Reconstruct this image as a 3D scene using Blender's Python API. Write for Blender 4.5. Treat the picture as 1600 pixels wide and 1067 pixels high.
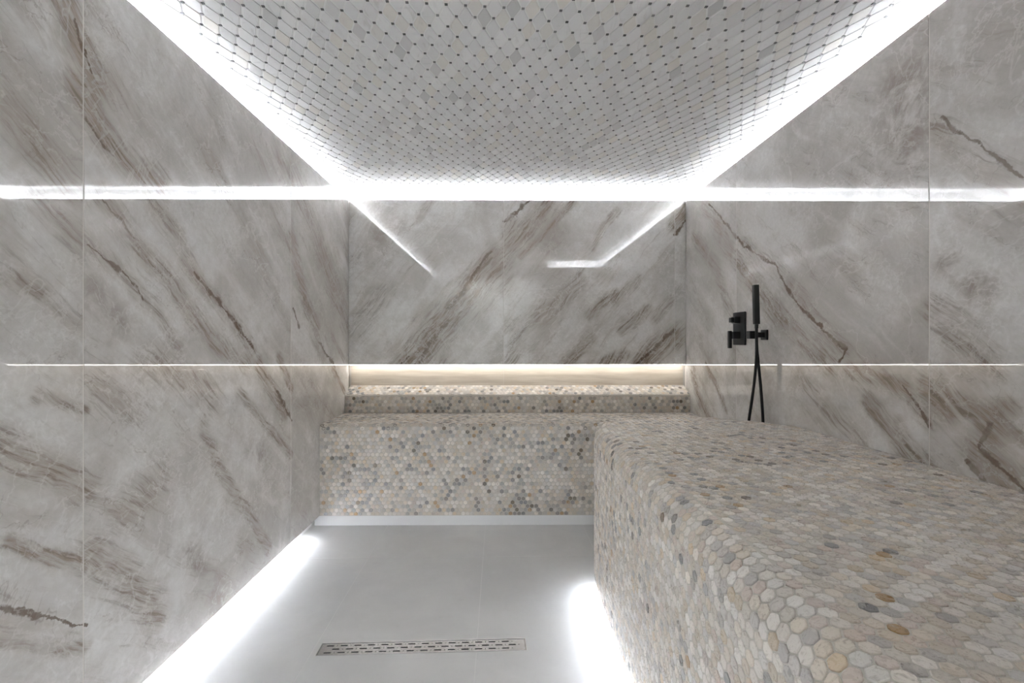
import bpy, bmesh, math, random
from mathutils import Vector, Matrix, noise
random.seed(7)
for o in list(bpy.data.objects):
    bpy.data.objects.remove(o)
C = bpy.context.scene.collection
SC = bpy.context.scene
# ------------------------------------------------------------------ camera, world, exposure
cam = bpy.data.cameras.new('camera'); camo = bpy.data.objects.new('camera', cam); C.objects.link(camo)
camo.location = (0, 0, 1.088)
camo.rotation_euler = (math.pi/2, 0, -math.radians(0.5))
cam.sensor_width = 36.0; cam.lens = 747.0/1600*36
cam.shift_x = 5.5/1600; cam.shift_y = -1.0/1600
cam.clip_start = 0.02
SC.camera = camo
world = bpy.data.worlds.new('world'); SC.world = world; world.use_nodes = True
world.node_tree.nodes['Background'].inputs[0].default_value = (0.8, 0.85, 0.9, 1)
world.node_tree.nodes['Background'].inputs[1].default_value = 0.3
SC.view_settings.view_transform = 'Standard'
SC.view_settings.look = 'None'
SC.view_settings.gamma = 1.0
SC.view_settings.use_curve_mapping = False
SC.view_settings.exposure = 1.42
SC.cycles.diffuse_bounces = 7
SC.cycles.max_bounces = 14
COVE_W = 250.0       # ceiling cove light strength
FLOOR_W = 50.0      # floor level strips
NICHE_W = 8.5
HALL_FILL_W = 60.0         # unseen fill light, added beyond the glass door to lift the ambient
hl = bpy.data.lights.new('hallway_fill', 'AREA'); hl.energy = HALL_FILL_W; hl.shape = 'RECTANGLE'; hl.size = 1.0; hl.size_y = 0.6
hl.color = (1.0, 0.98, 0.95)
hlo = bpy.data.objects.new('hallway_fill', hl); C.objects.link(hlo); hlo.location = (-0.35, -1.80, 2.50)
# ------------------------------------------------------------------ sizes (metres)
XL, XR, YB = -1.088, 1.276, 3.345
ZTILE = 2.073; ZCEIL = 2.167; ZNICHE = 0.922
REC = 0.15                               # depth of the cove behind the tiles
YF, XC, YE = 0.27, 0.40, -1.0            # near partition, corridor side, corridor end
SEAT_Z, SEAT_Y = 0.595, 2.823
SKIRT = 0.058
# ------------------------------------------------------------------ helpers
def bx(bm, x0, x1, y0, y1, z0, z1, bevel=0.0, seg=1):
    r = bmesh.ops.create_cube(bm, size=1.0)
    vs = r['verts']
    for v in vs:
        v.co = Vector(((x0+x1)/2+v.co.x*(x1-x0), (y0+y1)/2+v.co.y*(y1-y0), (z0+z1)/2+v.co.z*(z1-z0)))
    if bevel:
        es = {e for v in vs for e in v.link_edges}
        bmesh.ops.bevel(bm, geom=list(es), offset=bevel, segments=seg, affect='EDGES', profile=0.5)
def box(x0, x1, y0, y1, z0, z1, bevel=0.0, seg=1):
    bm = bmesh.new(); bx(bm, x0, x1, y0, y1, z0, z1, bevel, seg); return bm
def obj(name, bm, mat, parent=None, smooth=False, kind=None):
    me = bpy.data.meshes.new(name); bm.to_mesh(me); bm.free()
    return obj_me(name, me, mat, parent, smooth, kind)
def obj_me(name, me, mat, parent=None, smooth=False, kind=None):
    if mat is not None and not me.materials: me.materials.append(mat)
    if smooth:
        for p in me.polygons: p.use_smooth = True
    o = bpy.data.objects.new(name, me); C.objects.link(o)
    if parent is not None: o.parent = parent
    if kind: o['kind'] = kind
    return o
def struct(name, bm, mat): return obj(name, bm, mat, kind='structure')
def thing(name, label, cat, group=None, loc=(0, 0, 0)):
    o = bpy.data.objects.new(name, None); C.objects.link(o); o.location = loc
    o.empty_display_size = 0.05
    o['label'] = label; o['category'] = cat
    if group: o['group'] = group
    return o
def put(o, parent):
    """parent keeping world place (parents are unrotated empties)"""
    o.parent = parent
    o.location = o.location - parent.location
    return o
# ------------------------------------------------------------------ node helpers
class NT:
    def __init__(s, name):
        s.m = bpy.data.materials.new(name); s.m.use_nodes = True
        s.t = s.m.node_tree; s.b = s.t.nodes['Principled BSDF']
    def n(s, typ, **kw):
        nd = s.t.nodes.new(typ)
        for k, v in kw.items(): setattr(nd, k, v)
        return nd
    def l(s, a, b): s.t.links.new(a, b)
    def put(s, sock, v):
        if isinstance(v, bpy.types.NodeSocket): s.l(v, sock)
        else: sock.default_value = v
    def math(s, op, a, b=0.0, c=None, clamp=False):
        nd = s.n('ShaderNodeMath', operation=op, use_clamp=clamp)
        s.put(nd.inputs[0], a); s.put(nd.inputs[1], b)
        if c is not None: s.put(nd.inputs[2], c)
        return nd.outputs[0]
    def vec(s, op, a, b=None, scale=None):
        nd = s.n('ShaderNodeVectorMath', operation=op)
        s.put(nd.inputs[0], a)
        if b is not None: s.put(nd.inputs[1], b)
        if scale is not None: s.put(nd.inputs['Scale'], scale)
        return nd.outputs['Value'] if op in ('DOT_PRODUCT', 'DISTANCE', 'LENGTH') else nd.outputs['Vector']
    def noise(s, v, scale, detail=4, rough=0.55, dist=0.0, col=False):
        nd = s.n('ShaderNodeTexNoise'); s.put(nd.inputs['Vector'], v)
        nd.inputs['Scale'].default_value = scale; nd.inputs['Detail'].default_value = detail
        nd.inputs['Roughness'].default_value = rough; nd.inputs['Distortion'].default_value = dist
        return nd.outputs['Color'] if col else nd.outputs[0]
    def ramp(s, f, a, b, lo=0.0, hi=1.0, smooth=True):
        nd = s.n('ShaderNodeMapRange', interpolation_type='SMOOTHSTEP' if smooth else 'LINEAR')
        s.put(nd.inputs[0], f)
        for i, v in zip((1, 2, 3, 4), (a, b, lo, hi)): s.put(nd.inputs[i], v)
        return nd.outputs[0]
    def mix(s, f, a, b, blend='MIX'):
        nd = s.n('ShaderNodeMix', data_type='RGBA', blend_type=blend)
        s.put(nd.inputs[0], f)
        for i, v in ((6, a), (7, b)):
            s.put(nd.inputs[i], v if isinstance(v, bpy.types.NodeSocket) else (v[0], v[1], v[2], 1.0))
        return nd.outputs[2]
    def bump(s, h, strength, dist):
        nd = s.n('ShaderNodeBump'); nd.inputs['Strength'].default_value = strength
        nd.inputs['Distance'].default_value = dist; s.l(h, nd.inputs['Height'])
        s.l(nd.outputs[0], s.b.inputs['Normal'])
def simple(name, col, rough=0.5, metal=0.0, emit=None, spec=0.5):
    k = NT(name)
    k.b.inputs['Base Color'].default_value = (*col, 1); k.b.inputs['Roughness'].default_value = rough
    k.b.inputs['Metallic'].default_value = metal; k.b.inputs['Specular IOR Level'].default_value = spec
    if emit:
        k.b.inputs['Emission Color'].default_value = (*emit[0], 1); k.b.inputs['Emission Strength'].default_value = emit[1]
    return k.m
STROKES = [
    ('L', 0.033, 0.9, 0, [(1.182, 1.955), (1.212, 1.897), (1.241, 1.826), (1.284, 1.774)]),
    ('L', 0.0066, 1.0, 1, [(1.223, 1.904), (1.247, 1.846), (1.264, 1.797)]),
    ('L', 0.0335, 0.8, 0, [(1.235, 1.749), (1.264, 1.697), (1.325, 1.629), (1.428, 1.586), (1.52, 1.585)]),
    ('L', 0.0069, 0.9, 1, [(1.258, 1.66), (1.304, 1.621), (1.342, 1.61)]),
    ('L', 0.0269, 0.55, 0, [(1.31, 1.472), (1.392, 1.404), (1.456, 1.354), (1.555, 1.296), (1.784, 1.094), (2.026, 0.992)]),
    ('L', 0.0055, 0.8, 1, [(1.31, 1.472), (1.369, 1.42), (1.421, 1.387)]),
    ('L', 0.0116, 1.0, 1, [(1.689, 1.33), (1.769, 1.268), (1.936, 1.172), (2.073, 1.059)]),
    ('L', 0.0212, 0.5, 0, [(1.482, 1.517), (1.613, 1.435), (1.689, 1.325), (1.769, 1.268), (1.936, 1.172), (2.078, 1.053)]),
    ('L', 0.0072, 0.85, 1, [(1.26, 1.34), (1.36, 1.288), (1.451, 1.214)]),
    ('L', 0.0199, 0.45, 0, [(1.26, 1.34), (1.36, 1.288), (1.493, 1.192), (1.61, 1.072)]),
    ('L', 0.0573, 0.6, 2, [(1.284, 1.203), (1.346, 1.128)]),
    ('L', 0.0351, 0.6, 0, [(2.458, 1.617), (2.632, 1.279), (2.784, 1.153)]),
    ('L', 0.0102, 0.8, 1, [(2.473, 1.261), (2.55, 1.158)]),
    ('L', 0.0197, 0.8, 1, [(2.812, 1.082), (2.955, 0.995), (3.077, 0.926)]),
    ('L', 0.0196, 0.7, 0, [(2.319, 1.003), (2.45, 0.848)]),
    ('L', 0.0164, 0.8, 1, [(2.299, 0.844), (2.458, 0.68)]),
    ('L', 0.0174, 0.7, 0, [(3.043, 0.92), (3.261, 0.742)]),
    ('L', 0.0281, 0.55, 0, [(1.041, 0.871), (1.109, 0.805), (1.174, 0.772), (1.252, 0.71)]),
    ('L', 0.0119, 0.75, 0, [(1.061, 0.642), (1.124, 0.59), (1.256, 0.503)]),
    ('L', 0.0375, 0.55, 0, [(1.266, 0.527), (1.409, 0.381), (1.512, 0.228)]),
    ('L', 0.0063, 0.9, 1, [(1.041, 0.512), (1.124, 0.45), (1.191, 0.393), (1.256, 0.346)]),
    ('L', 0.0095, 0.6, 0, [(1.041, 0.444), (1.189, 0.331), (1.252, 0.287)]),
    ('L', 0.0211, 0.5, 0, [(1.732, 0.776), (1.848, 0.585), (1.978, 0.431), (2.218, 0.131)]),
    ('L', 0.0177, 0.55, 0, [(1.978, 0.873), (2.218, 0.687), (2.443, 0.516)]),
    ('L', 0.0691, 0.4, 2, [(2.088, 0.622), (2.16, 0.563)]),
    ('L', 0.0285, 0.65, 0, [(2.132, 0.976), (2.372, 0.735)]),
    ('L', 0.0506, 0.45, 2, [(1.658, 0.365), (1.728, 0.277)]),
    ('L', 0.0491, 0.4, 2, [(1.784, 0.167), (1.844, 0.099)]),
    ('L', 0.0116, 0.5, 0, [(1.124, 0.959), (1.25, 0.911)]),
    ('L', 0.0336, 0.45, 0, [(1.061, 1.598), (1.149, 1.527), (1.208, 1.477)]),
    ('L', 0.03, 0.45, 0, [(1.137, 1.416), (1.256, 1.329)]),
    ('L', 0.0166, 0.5, 0, [(0.991, 1.229), (1.041, 1.225), (1.129, 1.203)]),
    ('L', 0.0446, 0.4, 0, [(1.466, 1.034), (1.675, 0.937), (1.784, 0.892)]),
    ('L', 0.0345, 0.35, 0, [(1.304, 0.971), (1.441, 0.882)]),
    ('L', 0.0481, 0.35, 0, [(1.52, 0.658), (1.392, 0.593)]),
    ('L', 0.0684, 0.4, 0, [(2.345, 1.971), (2.566, 1.884), (3.287, 1.231)]),
    ('R', 0.0127, 1.0, 1, [(2.968, 1.943), (2.538, 1.595), (2.237, 1.439), (2.098, 1.27), (1.918, 1.146), (1.777, 1.056), (1.808, 1.011)]),
    ('R', 0.031, 0.4, 0, [(2.538, 1.595), (2.237, 1.439), (1.918, 1.146), (1.777, 1.056)]),
    ('R', 0.0436, 0.55, 0, [(3.044, 1.965), (2.697, 1.605), (2.314, 1.289), (2.017, 1.068), (1.873, 1.001)]),
    ('R', 0.0307, 0.4, 0, [(3.209, 1.78), (2.86, 1.52), (2.666, 1.233)]),
    ('R', 0.1413, 0.55, 2, [(1.512, 1.908), (1.497, 1.739)]),
    ('R', 0.0068, 0.8, 1, [(1.387, 1.736), (1.256, 1.595), (1.163, 1.491)]),
    ('R', 0.0271, 0.3, 0, [(1.387, 1.71), (1.256, 1.567), (1.163, 1.453)]),
    ('R', 0.0483, 0.6, 2, [(1.366, 1.318), (1.277, 1.22)]),
    ('R', 0.0373, 0.5, 0, [(1.407, 1.178), (1.256, 1.014)]),
    ('R', 0.0079, 1.0, 1, [(1.524, 0.943), (1.464, 0.891), (1.42, 0.832)]),
    ('R', 0.0332, 0.8, 0, [(1.429, 0.939), (1.366, 0.89)]),
    ('R', 0.0186, 0.9, 0, [(1.374, 0.933), (1.313, 0.908), (1.25, 0.908), (1.206, 0.918)]),
    ('R', 0.0242, 0.7, 0, [(1.546, 0.81), (1.492, 0.747), (1.429, 0.717)]),
    ('R', 0.0116, 1.0, 1, [(1.25, 0.871), (1.28, 0.81), (1.228, 0.77), (1.163, 0.718)]),
    ('R', 0.0394, 0.9, 0, [(1.243, 0.86), (1.274, 0.803), (1.216, 0.755), (1.156, 0.709)]),
    ('R', 0.0179, 0.8, 0, [(1.387, 0.962), (1.328, 0.895), (1.256, 0.889)]),
    ('R', 0.0102, 1.0, 1, [(1.309, 0.76), (1.262, 0.719)]),
    ('R', 0.0109, 0.6, 0, [(1.214, 0.872), (1.156, 0.831)]),
    ('R', 0.0496, 0.4, 2, [(1.248, 0.747), (1.224, 0.729)]),
    ('R', 0.0254, 0.7, 0, [(1.655, 0.87), (1.572, 0.797), (1.519, 0.739)]),
    ('R', 0.0153, 0.6, 0, [(1.485, 0.893), (1.416, 0.835)]),
    ('R', 0.0273, 0.45, 0, [(1.888, 0.815), (1.691, 0.725)]),
    ('R', 0.0154, 0.7, 0, [(3.015, 0.936), (2.86, 0.813), (2.736, 0.682)]),
    ('R', 0.0293, 0.65, 0, [(3.231, 0.873), (3.114, 0.705), (2.949, 0.603)]),
    ('R', 0.0224, 0.65, 0, [(1.764, 0.987), (1.627, 0.958), (1.512, 0.938), (1.442, 0.879)]),
    ('R', 0.0299, 0.3, 0, [(2.052, 0.929), (1.851, 0.795)]),
    ('B', 0.0224, 1.0, 1, [(-0.094, 1.712), (-0.192, 1.596), (-0.295, 1.412), (-0.394, 1.314)]),
    ('B', 0.0805, 0.85, 0, [(-0.045, 1.659), (-0.237, 1.435), (-0.438, 1.189), (-0.661, 0.929)]),
    ('B', 0.0134, 0.9, 1, [(-0.661, 0.983), (-0.724, 0.92)]),
    ('B', 0.0179, 0.7, 1, [(-0.394, 1.233), (-0.536, 1.032), (-0.595, 0.929)]),
    ('B', 0.0447, 0.4, 0, [(-0.125, 1.368), (-0.394, 1.099), (-0.483, 0.929)]),
    ('B', 0.0224, 0.95, 1, [(0.17, 2.067), (0.054, 1.959), (-0.009, 1.919)]),
    ('B', 0.0403, 0.65, 0, [(0.309, 2.067), (0.143, 1.861), (0.018, 1.717)]),
    ('B', 0.0179, 0.65, 0, [(0.489, 2.072), (0.278, 1.834), (0.117, 1.681)]),
    ('B', 0.0179, 0.6, 0, [(0.794, 1.997), (0.704, 1.907), (0.628, 1.741)]),
    ('B', 0.0807, 0.45, 2, [(0.332, 1.749), (0.403, 1.839)]),
    ('B', 0.0448, 0.55, 0, [(0.054, 1.905), (0.009, 1.726), (-0.009, 1.457)]),
    ('B', 0.0269, 0.7, 0, [(0.781, 1.422), (0.601, 1.27)]),
    ('B', 0.0269, 0.65, 0, [(1.001, 1.306), (0.826, 1.162)]),
    ('B', 0.0269, 0.65, 0, [(0.614, 1.095), (0.435, 0.924)]),
    ('B', 0.0584, 1.0, 0, [(1.195, 1.135), (1.064, 1.032), (0.938, 0.924)]),
    ('B', 0.018, 1.0, 1, [(1.195, 1.171), (1.042, 1.027), (0.929, 0.924)]),
    ('B', 0.0314, 0.8, 0, [(0.839, 0.987), (0.704, 0.938)]),
    ('B', 0.0269, 0.5, 0, [(1.172, 1.378), (1.06, 1.252)]),
    ('B', 0.0269, 0.55, 0, [(0.938, 1.521), (0.772, 1.368)]),
    ('B', 0.0403, 0.45, 0, [(0.525, 1.503), (0.323, 1.278), (0.233, 1.234)]),
    ('B', 0.0403, 0.45, 0, [(0.278, 1.323), (0.099, 1.144), (0.054, 0.965)]),
    ('B', 0.0359, 0.85, 0, [(1.285, 2.034), (1.199, 1.899)]),
    ('B', 0.0135, 1.0, 1, [(1.285, 1.953), (1.199, 1.836)]),
    ('B', 0.0359, 0.5, 0, [(1.267, 1.189), (1.213, 1.054)]),
    ('B', 0.1073, 0.35, 2, [(-0.884, 1.814), (-0.751, 1.904)]),
    ('B', 0.0536, 0.3, 0, [(-0.84, 1.457), (-1.018, 1.144)]),
]
# ------------------------------------------------------------------ marble slabs
# brown veins of the marble, traced in metres on each wall: (wall, half width, strength, 0 band / 1 dark line / 2 cloud, points)
AX = {'L': ('Y', 'Z'), 'R': ('Y', 'Z'), 'B': ('X', 'Z')}
GRAIN = {'L': (0.79, -0.61), 'R': (-0.80, -0.60), 'B': (0.64, 0.77)}
def marble(name, wall, lo, hi, seed):
    k = NT(name)
    pos = k.n('ShaderNodeNewGeometry').outputs['Position']
    sx = k.n('ShaderNodeSeparateXYZ'); k.l(pos, sx.inputs[0])
    cb = k.n('ShaderNodeCombineXYZ'); k.l(sx.outputs[AX[wall][0]], cb.inputs[0]); k.l(sx.outputs['Z'], cb.inputs[1])
    p = cb.outputs[0]
    ps = k.vec('ADD', p, (seed*3.7, seed*1.9, seed*0.77))
    # warps
    w1 = k.vec('SUBTRACT', k.noise(ps, 3.0, 3, col=True), (0.5, 0.5, 0.5))
    w2 = k.vec('SUBTRACT', k.noise(ps, 22.0, 5, 0.65, col=True), (0.5, 0.5, 0.5))
    w3 = k.vec('SUBTRACT', k.noise(ps, 9.0, 3, 0.6, col=True), (0.5, 0.5, 0.5))
    warp = k.vec('ADD', k.vec('SCALE', w3, scale=0.034), k.vec('SCALE', w2, scale=0.030))
    q = k.vec('MULTIPLY', k.vec('ADD', p, warp), (1, 1, 0))
    # grain coordinates : u along the veins, v across
    gx, gy = GRAIN[wall]
    pg = k.vec('ADD', ps, k.vec('SCALE', w1, scale=0.09))
    u = k.vec('DOT_PRODUCT', pg, (gx, gy, 0)); v = k.vec('DOT_PRODUCT', pg, (-gy, gx, 0))
    cg = k.n('ShaderNodeCombineXYZ')
    k.l(k.math('MULTIPLY', u, 1.0), cg.inputs[0]); k.l(k.math('MULTIPLY', v, 5.5), cg.inputs[1]); cg.inputs[2].default_value = seed
    broad = k.noise(cg.outputs[0], 1.7, 6, 0.6)
    cg2 = k.n('ShaderNodeCombineXYZ')
    k.l(k.math('MULTIPLY', u, 3.0), cg2.inputs[0]); k.l(k.math('MULTIPLY', v, 30.0), cg2.inputs[1]); cg2.inputs[2].default_value = seed+4
    fine = k.noise(cg2.outputs[0], 2.2, 7, 0.72)
    cloud = k.noise(ps, 2.1, 6, 0.62, 0.6)
    grit = k.noise(ps, 60.0, 4, 0.7)
    # base colour
    base = k.mix(k.ramp(cloud, 0.36, 0.64), (0.50, 0.475, 0.445), (0.70, 0.685, 0.665))
    base = k.mix(k.math('MULTIPLY', k.ramp(broad, 0.52, 0.70), 0.60), base, (0.40, 0.35, 0.305))
    base = k.mix(k.math('MULTIPLY', k.ramp(broad, 0.46, 0.30), 0.5), base, (0.77, 0.755, 0.74))
    streak = k.math('MULTIPLY', k.ramp(fine, 0.53, 0.66), k.ramp(broad, 0.40, 0.66))
    base = k.mix(k.math('MULTIPLY', streak, 0.5), base, (0.26, 0.225, 0.19))
    # traced veins
    sets = {0: [], 1: [], 2: []}
    vary = k.ramp(k.noise(ps, 13.0, 4, 0.65), 0.34, 0.62, 2.8, 0.75)
    mottle = k.noise(ps, 9.0, 8, 0.68, 0.4)
    base = k.mix(k.ramp(mottle, 0.50, 0.68, 0, 0.34), base, (0.42, 0.385, 0.345))
    for (w, hw, st, kind, pts) in STROKES:
        if w != wall: continue
        pp = [c for c in pts if lo-0.02 <= c[0] <= hi+0.02]
        if not pp: continue
        d = None
        for (a, b) in zip(pts[:-1], pts[1:]):
            ab = Vector((b[0]-a[0], b[1]-a[1], 0)); L2 = max(ab.length_squared, 1e-6)
            t = k.math('MULTIPLY', k.vec('DOT_PRODUCT', k.vec('SUBTRACT', q, (a[0], a[1], 0)), tuple(ab)), 1.0/L2, clamp=True)
            ma = k.n('ShaderNodeVectorMath', operation='MULTIPLY_ADD')
            cv = k.n('ShaderNodeCombineXYZ')
            for i in range(3): k.l(t, cv.inputs[i])
            k.l(cv.outputs[0], ma.inputs[0]); ma.inputs[1].default_value = tuple(ab); ma.inputs[2].default_value = (a[0], a[1], 0)
            dd = k.vec('DISTANCE', q, ma.outputs[0])
            d = dd if d is None else k.math('MINIMUM', d, dd)
        if kind == 1: m = k.ramp(k.math('MULTIPLY', d, vary), hw*1.15, hw*0.45, 0.0, st)
        elif kind == 0: m = k.ramp(d, hw*2.3, hw*0.3, 0.0, min(1.0, st*1.3))
        else: m = k.ramp(d, hw*1.5, 0.0, 0.0, st)
        sets[kind].append(m)
    def union(ms):
        r = ms[0]
        for m in ms[1:]: r = k.math('MAXIMUM', r, m)
        return r
    tex = k.ramp(fine, 0.36, 0.60, 0.40, 1.1)
    if sets[2]:
        base = k.mix(k.math('MULTIPLY', union(sets[2]), k.ramp(mottle, 0.36, 0.60, 0.15, 1.5), clamp=True), base, (0.27, 0.22, 0.185))
    if sets[0]:
        bm_ = union(sets[0])
        base = k.mix(k.math('MULTIPLY', bm_, tex, clamp=True), base, (0.31, 0.258, 0.21))
        dk = k.math('MULTIPLY', k.math('MULTIPLY', bm_, k.ramp(fine, 0.52, 0.62)), 0.7, clamp=True)
        base = k.mix(dk, base, (0.135, 0.102, 0.075))
    if sets[1]:
        base = k.mix(k.math('MULTIPLY', union(sets[1]), k.ramp(k.noise(ps, 11.0, 4), 0.34, 0.50, 0.6, 1.0), clamp=True), base, (0.12, 0.082, 0.054))
    # pale healed cracks
    def ridge(sc_, dist, wd, off):
        n_ = k.noise(k.vec('ADD', ps, (off, off*2, 0)), sc_, 5, 0.62, dist)
        return k.ramp(k.math('ABSOLUTE', k.math('SUBTRACT', n_, 0.5)), wd, 0.0)
    c1 = k.math('MULTIPLY', ridge(2.6, 0.5, 0.010, 3.0), 0.8)
    c2 = k.math('MULTIPLY', ridge(6.0, 0.15, 0.016, 8.0), k.ramp(k.noise(ps, 2.3, 3), 0.45, 0.62))
    c3 = k.math('MULTIPLY', ridge(5.0, 0.3, 0.014, 13.0), k.ramp(cloud, 0.40, 0.6))
    cr = k.math('MULTIPLY', k.math('MAXIMUM', k.math('MAXIMUM', c1, c3), c2), 0.32)
    base = k.mix(cr, base, (0.84, 0.825, 0.81))
    d1 = k.math('MULTIPLY', ridge(3.4, 0.6, 0.007, 23.0), k.ramp(broad, 0.45, 0.62))
    base = k.mix(k.math('MULTIPLY', d1, 0.45), base, (0.24, 0.20, 0.165))
    base = k.mix(k.ramp(grit, 0.3, 0.7, 0.0, 0.18), base, (0.33, 0.30, 0.27))
    k.l(base, k.b.inputs['Base Color'])
    k.b.inputs['Roughness'].default_value = 0.012
    k.b.inputs['Specular IOR Level'].default_value = 0.85
    return k.m
grout_light = simple('pale_grout', (0.62, 0.59, 0.55), 0.8)
plaster = simple('white_plaster', (0.86, 0.86, 0.86), 0.7)
white_trim = simple('white_skirting', (0.80, 0.80, 0.80), 0.4)
# --- side walls
ZT0 = SKIRT
def slab(wall, lo, hi, mat, parent, z0=ZT0, z1=ZTILE, t=0.012, face=None):
    g = 0.0016
    if wall == 'L': bm = box(face-t, face, lo+g, hi-g, z0, z1, 0.0008)
    elif wall == 'R': bm = box(face, face+t, lo+g, hi-g, z0, z1, 0.0008)
    else: bm = box(lo+g, hi-g, face, face+t, z0, z1, 0.0008)
    return obj('marble_slab', bm, mat, parent)
def jointed(bm, wall, ys, z0=SKIRT):
    for y in ys:
        if wall == 'L': bx(bm, XL-0.0118, XL-0.0007, y-0.0017, y+0.0017, z0, ZTILE-0.012)
        elif wall == 'R': bx(bm, XR+0.0007, XR+0.0118, y-0.0017, y+0.0017, z0, ZTILE-0.012)
        else: bx(bm, y-0.0012, y+0.0012, YB+0.0005, YB+0.046, ZNICHE, ZTILE-0.012)
    return bm
wl = struct('wall_left', jointed(box(XL-REC-0.1, XL-0.0115, YE-0.2, YB+REC+0.1, SKIRT, ZTILE-0.012), 'L', (0.05, 1.246, 2.448)), grout_light)
E_ = [YE, 0.05, 1.246, 2.448, YB+0.0015]
for i in range(4): slab('L', E_[i], E_[i+1], marble('brown_marble_left_%d' % i, 'L', E_[i], E_[i+1], 1.3+i), wl, face=XL)
wr = struct('wall_right', jointed(box(XR+0.0115, XR+REC+0.1, YF, YB+REC+0.1, 0, ZTILE-0.012), 'R', (1.425, 2.619), 0), grout_light)
E_ = [YF, 1.425, 2.619, YB+0.0015]
for i in range(3): slab('R', E_[i], E_[i+1], marble('brown_marble_right_%d' % i, 'R', E_[i], E_[i+1], 6.1+i), wr, face=XR)
wb = struct('wall_back', jointed(box(XL-0.0115, XR+0.0115, YB+0.0455, YB+REC+0.1, ZNICHE, ZTILE-0.012), 'B', (-0.0045, 1.196)), grout_light)
E_ = [XL, -0.0045, 1.196, XR]
for i in range(3): slab('B', E_[i], E_[i+1], marble('brown_marble_back_%d' % i, 'B', E_[i], E_[i+1], 10.3+i), wb, z0=ZNICHE, face=YB, t=0.045)
# beige travertine band under the back slabs
k = NT('beige_travertine')
pos = k.n('ShaderNodeNewGeometry').outputs['Position']
s1 = k.noise(k.vec('MULTIPLY', pos, (1.2, 1, 14)), 3.0, 6, 0.6, 0.3)
s2 = k.noise(k.vec('MULTIPLY', pos, (3, 1, 60)), 3.0, 5, 0.7)
c = k.mix(k.ramp(s1, 0.3, 0.7), (0.50, 0.43, 0.35), (0.64, 0.575, 0.49))
c = k.mix(k.ramp(s2, 0.5, 0.75, 0, 0.35), c, (0.44, 0.37, 0.29))
k.l(c, k.b.inputs['Base Color']); k.b.inputs['Roughness'].default_value = 0.35
trav = k.m
wt = struct('trim_1', box(XL-0.0115, XR+0.0115, YB+0.0565, YB+REC+0.1, 0.0, ZNICHE-0.0005), grout_light)
for a, b in ((XL+0.006, -0.0045), (-0.0025, XR-0.006)):
    obj('travertine_panel', box(a, b, YB+0.045, YB+0.0562, 0.742, ZNICHE-0.006, 0.0006), trav, wt)
# --- near partition, corridor side and corridor end (behind the camera)
nm = marble('brown_marble_near', 'B', 50, 51, 21.0)
wn = struct('wall_near', box(XC+0.0115, XR+REC+0.1, YF-0.12, YF-0.0115, 0, ZTILE-0.012), grout_light)
obj('marble_slab', box(XC+0.0012, XR-0.001, YF-0.012, YF, 0.0, ZTILE, 0.0008), nm, wn)
wc = struct('wall_corridor', box(XC+0.0115, XC+0.2, YE-0.2, YF-0.12, 0, ZTILE-0.012), grout_light)
for a, b in ((YE, -0.4), (-0.4, YF-0.012)):
    obj('marble_slab', box(XC, XC+0.012, a+0.0012, b-0.0012, 0.0, ZTILE, 0.0008), nm, wc)
we = struct('wall_entrance', box(XL-REC-0.1, XC+0.2, YE-0.22, YE-0.0, ZTILE+0.0, ZCEIL+0.0205), plaster)
glass = simple('frosted_door_glass', (0.75, 0.80, 0.80), 0.35)
glass.node_tree.nodes['Principled BSDF'].inputs['Transmission Weight'].default_value = 0.6
black = simple('matt_black_metal', (0.010, 0.010, 0.011), 0.33, 0.0, spec=0.35)
dr = struct('door_1', box(XL+0.02, XC-0.02, YE-0.012, YE-0.002, 0.015, ZTILE-0.02, 0.001), glass)
obj('door_frame', box(XL, XL+0.018, YE-0.03, YE+0.0, 0.0, ZTILE), black, dr)
obj('door_frame', box(XC-0.018, XC, YE-0.03, YE+0.0, 0.0, ZTILE), black, dr)
obj('door_handle', box(XC-0.14, XC-0.12, YE+0.03, YE+0.05, 0.7, 1.4, 0.003), black, dr)
wo = struct('wall_outside', box(XL-1.0, XC+1.0, YE-1.6, YE-1.5, -0.05, 2.6), plaster)
# --- cove behind the slab tops
cv = struct('trim_2', box(XL-REC-0.1, XL-REC, YE-0.22, YB+REC, ZTILE-0.012, ZCEIL+0.0205), plaster)
struct('trim_3', box(XR+REC, XR+REC+0.1, YF-0.12-REC, YB+REC, ZTILE-0.012, ZCEIL+0.0205), plaster)
struct('trim_4', box(XL-REC-0.1, XR+REC+0.1, YB+REC, YB+REC+0.1, ZTILE-0.012, ZCEIL+0.0205), plaster)
struct('trim_5', box(XC+REC+0.05, XR+REC+0.1, YF-0.12-REC-0.05, YF-0.12-REC+0.05, ZTILE-0.012, ZCEIL+0.0205), plaster)
struct('trim_6', box(XC+REC, XC+0.22, YE-0.22, YF-REC-0.12, ZTILE-0.012, ZCEIL+0.0205), plaster)
struct('trim_7', box(XC+0.19, XR+REC+0.1, YF-REC-0.14, YF-0.12, ZTILE-0.02, ZTILE-0.012), plaster)
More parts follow.
